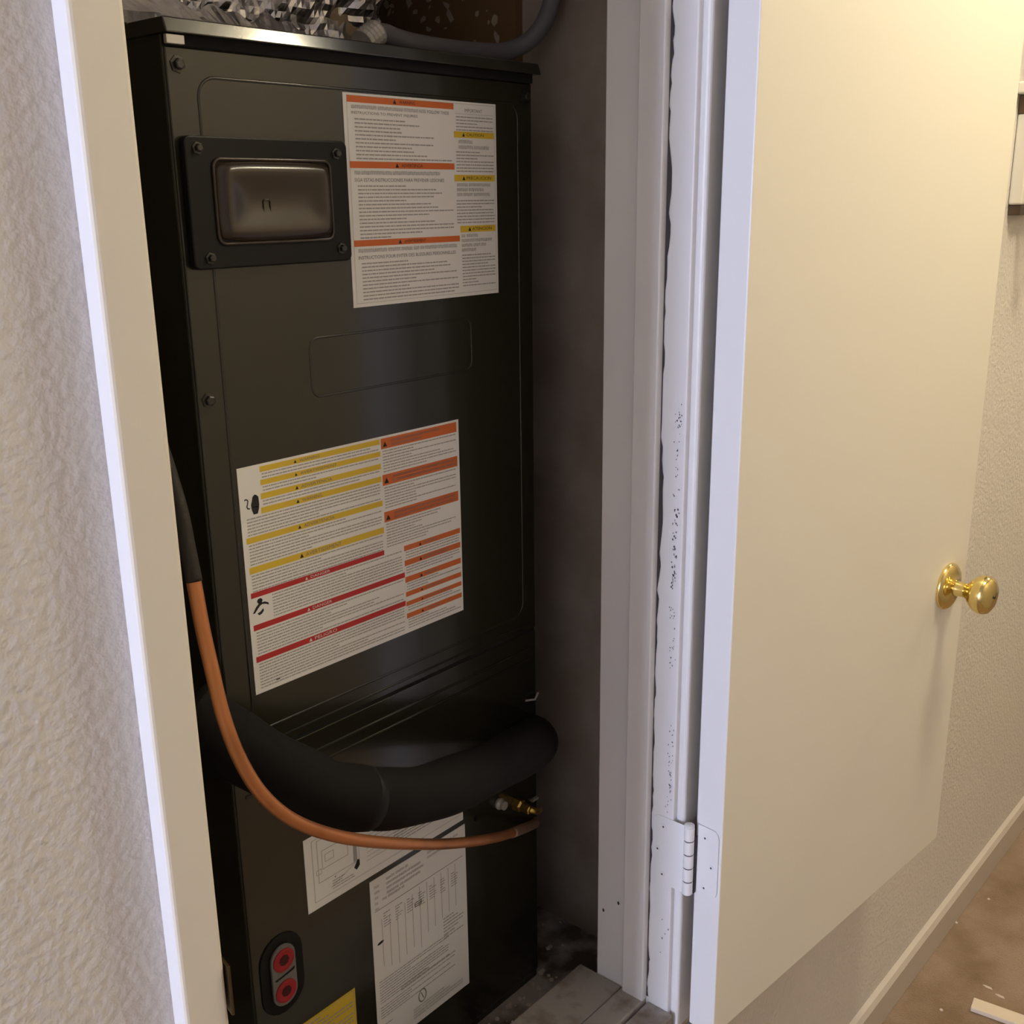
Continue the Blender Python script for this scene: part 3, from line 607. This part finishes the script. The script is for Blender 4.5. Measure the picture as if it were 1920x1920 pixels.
# plaster crumbs lying on the closet floor
cr = MB()
for _ in range(160):
    x = random.uniform(0.60, 1.06); y = random.uniform(0.708, 0.79) if x < 0.955 else random.uniform(0.708, 1.1); r = random.uniform(0.0012, 0.0045)
    cr.lathe([(r, 0), (r*0.9, r*0.6), (r*0.4, r*0.9)], (x, y, CFL-0.0004), (random.uniform(-.2, .2), random.uniform(-.2, .2), 1), 5)
co = cr.build('closet_debris', 'crumb', kind='stuff'); tag(co, 'plaster crumbs and dust scattered on the closet floor', 'debris')

# ================================================================= hall things
# wood strip on the carpet
wsx = Vector((1.770, 0.455, 0)); wd = Vector((0.14, -1.0, 0)).normalized(); wn_ = Vector((wd.y, -wd.x, 0))
def WS(u, v, z): return wsx + wd*u + wn_*v + Vector((0, 0, z))
tag(MB().box(0, 0.42, -0.015, 0.015, FL+0.0008, FL+0.0095, WS).build('wood_strip', 'wood_strip', bevel=0.0008), 'pale flat wood strip lying on the brown carpet', 'wood strip')
for i, (px, py, r) in enumerate(((1793, 1730, 0.0030), (1797, 1717, 0.0024), (1765, 1894, 0.0030), (1854, 1686, 0.0026))):
    d = ray(px, py); p = d*(FL/d.z)
    q = MB().lathe([(r, 0), (r*1.1, r*0.5), (r*0.6, r*1.0), (r*0.2, r*1.1)], (p.x, p.y, FL-0.0005), (0.1, 0.05, 1), 7).build('paint_crumb', 'crumb')
    tag(q, 'tiny pale paint crumb lying on the brown carpet', 'crumb', 'paint crumbs on the carpet')
for i, (px, py) in enumerate(((1852, 1851), (1875, 1868))):
    d = ray(px, py); p = d*(FL/d.z)
    q = MB().prism([(p.x-0.002, p.y-0.009, FL-0.0003), (p.x+0.002, p.y-0.006, FL-0.0003), (p.x+0.0025, p.y+0.004, FL-0.0003), (p.x, p.y+0.009, FL-0.0003), (p.x-0.003, p.y+0.001, FL-0.0003)], (0, 0, 0.0012)).build('paint_flake', 'crumb')
    tag(q, 'thin pale paint flake on the carpet beside the wood strip', 'flake', 'paint flakes on the carpet')

# white wall shelf further along the hall, with things on it
ws = thing('wall_shelf', (2.10, 0.54, -0.015), 'white wall-mounted shelf with apron and hooks beyond the open door', 'shelf')
MB().box(1.862, 2.36, 0.553, WY-0.0005, -0.018, 0.118).build('apron', 'shelf_white', ws, bevel=0.003)
MB().box(1.866, 2.355, 0.556, WY-0.0005, -0.034, -0.0185).build('bottom_rail', 'hook_bronze', ws, bevel=0.001)
MB().box(1.872, 2.35, 0.547, 0.5535, -0.004, 0.104).build('apron_panel', 'shelf_white', ws, bevel=0.003)
MB().box(1.862, 2.36, 0.520, WY-0.0005, 0.1185, 0.1455).build('back_rail', 'box_brown', ws, bevel=0.001)
MB().box(1.845, 2.38, 0.430, WY-0.0005, 0.146, 0.164).build('shelf_board', 'shelf_white', ws, bevel=0.003)
for x in (1.99, 2.26): MB().prism([(x, WY-0.001, 0.115), (x, WY-0.001, 0.147), (x, 0.46, 0.147), (x, 0.46, 0.138), (x, 0.545, 0.115)], (0.016, 0, 0)).build('bracket', 'shelf_white', ws, bevel=0.001)
for x in (1.895, 2.10, 2.30): MB().tube(smoothpath([(x, 0.549, 0.005), (x, 0.53, 0.000), (x, 0.522, -0.02), (x, 0.518, -0.045), (x, 0.505, -0.042), (x, 0.500, -0.026)], 6), 0.006, 10).build('coat_hook', 'hook_bronze', ws, smooth=True)
tag(MB().box(1.868, 1.985, 0.470, 0.560, 0.1642, 0.170).box(1.868, 1.872, 0.470, 0.560, 0.170, 0.290).box(1.981, 1.985, 0.470, 0.560, 0.170, 0.290).box(1.872, 1.981, 0.470, 0.474, 0.170, 0.290).box(1.872, 1.981, 0.556, 0.560, 0.170, 0.290).build('wooden_tray', 'box_brown', bevel=0.001), 'small brown open wooden box on the white wall shelf', 'box')
bt = tag(MB().lathe([(0.030, 0), (0.032, 0.004), (0.032, 0.085), (0.026, 0.105), (0.012, 0.122), (0.012, 0.150), (0.0, 0.151)], (2.05, 0.52, 0.1642), (0, 0, 1), 24).build('bottle', 'bottle_dark', smooth=True), 'dark glass bottle on the white wall shelf', 'bottle')

# warm light: the hall lamp by the door, and an added one further along
def lamp(x, y, label):
    cl = thing('ceiling_lamp', (x, y, CEIL-0.10), label, 'lamp', 'hall ceiling lamps')
    MB().lathe([(0.135, 0), (0.135, -0.018), (0.128, -0.022)], (x, y, CEIL), (0, 0, 1), 40).build('lamp_base', 'brass', cl)
    MB().lathe([(0.122, -0.020), (0.118, -0.045), (0.100, -0.070), (0.070, -0.088), (0.035, -0.097), (0.0, -0.099)], (x, y, CEIL), (0, 0, 1), 40).build('lamp_dome', 'lamp_glass', cl, smooth=True)
lamp(LAMP[0], LAMP[1], 'round flush ceiling lamp with frosted dome in front of the open closet door')
lamp(3.0, LAMP[1], 'added unseen fill lamp with frosted dome beyond the white wall shelf')  # unseen lamp, added to lift the wall right of the door
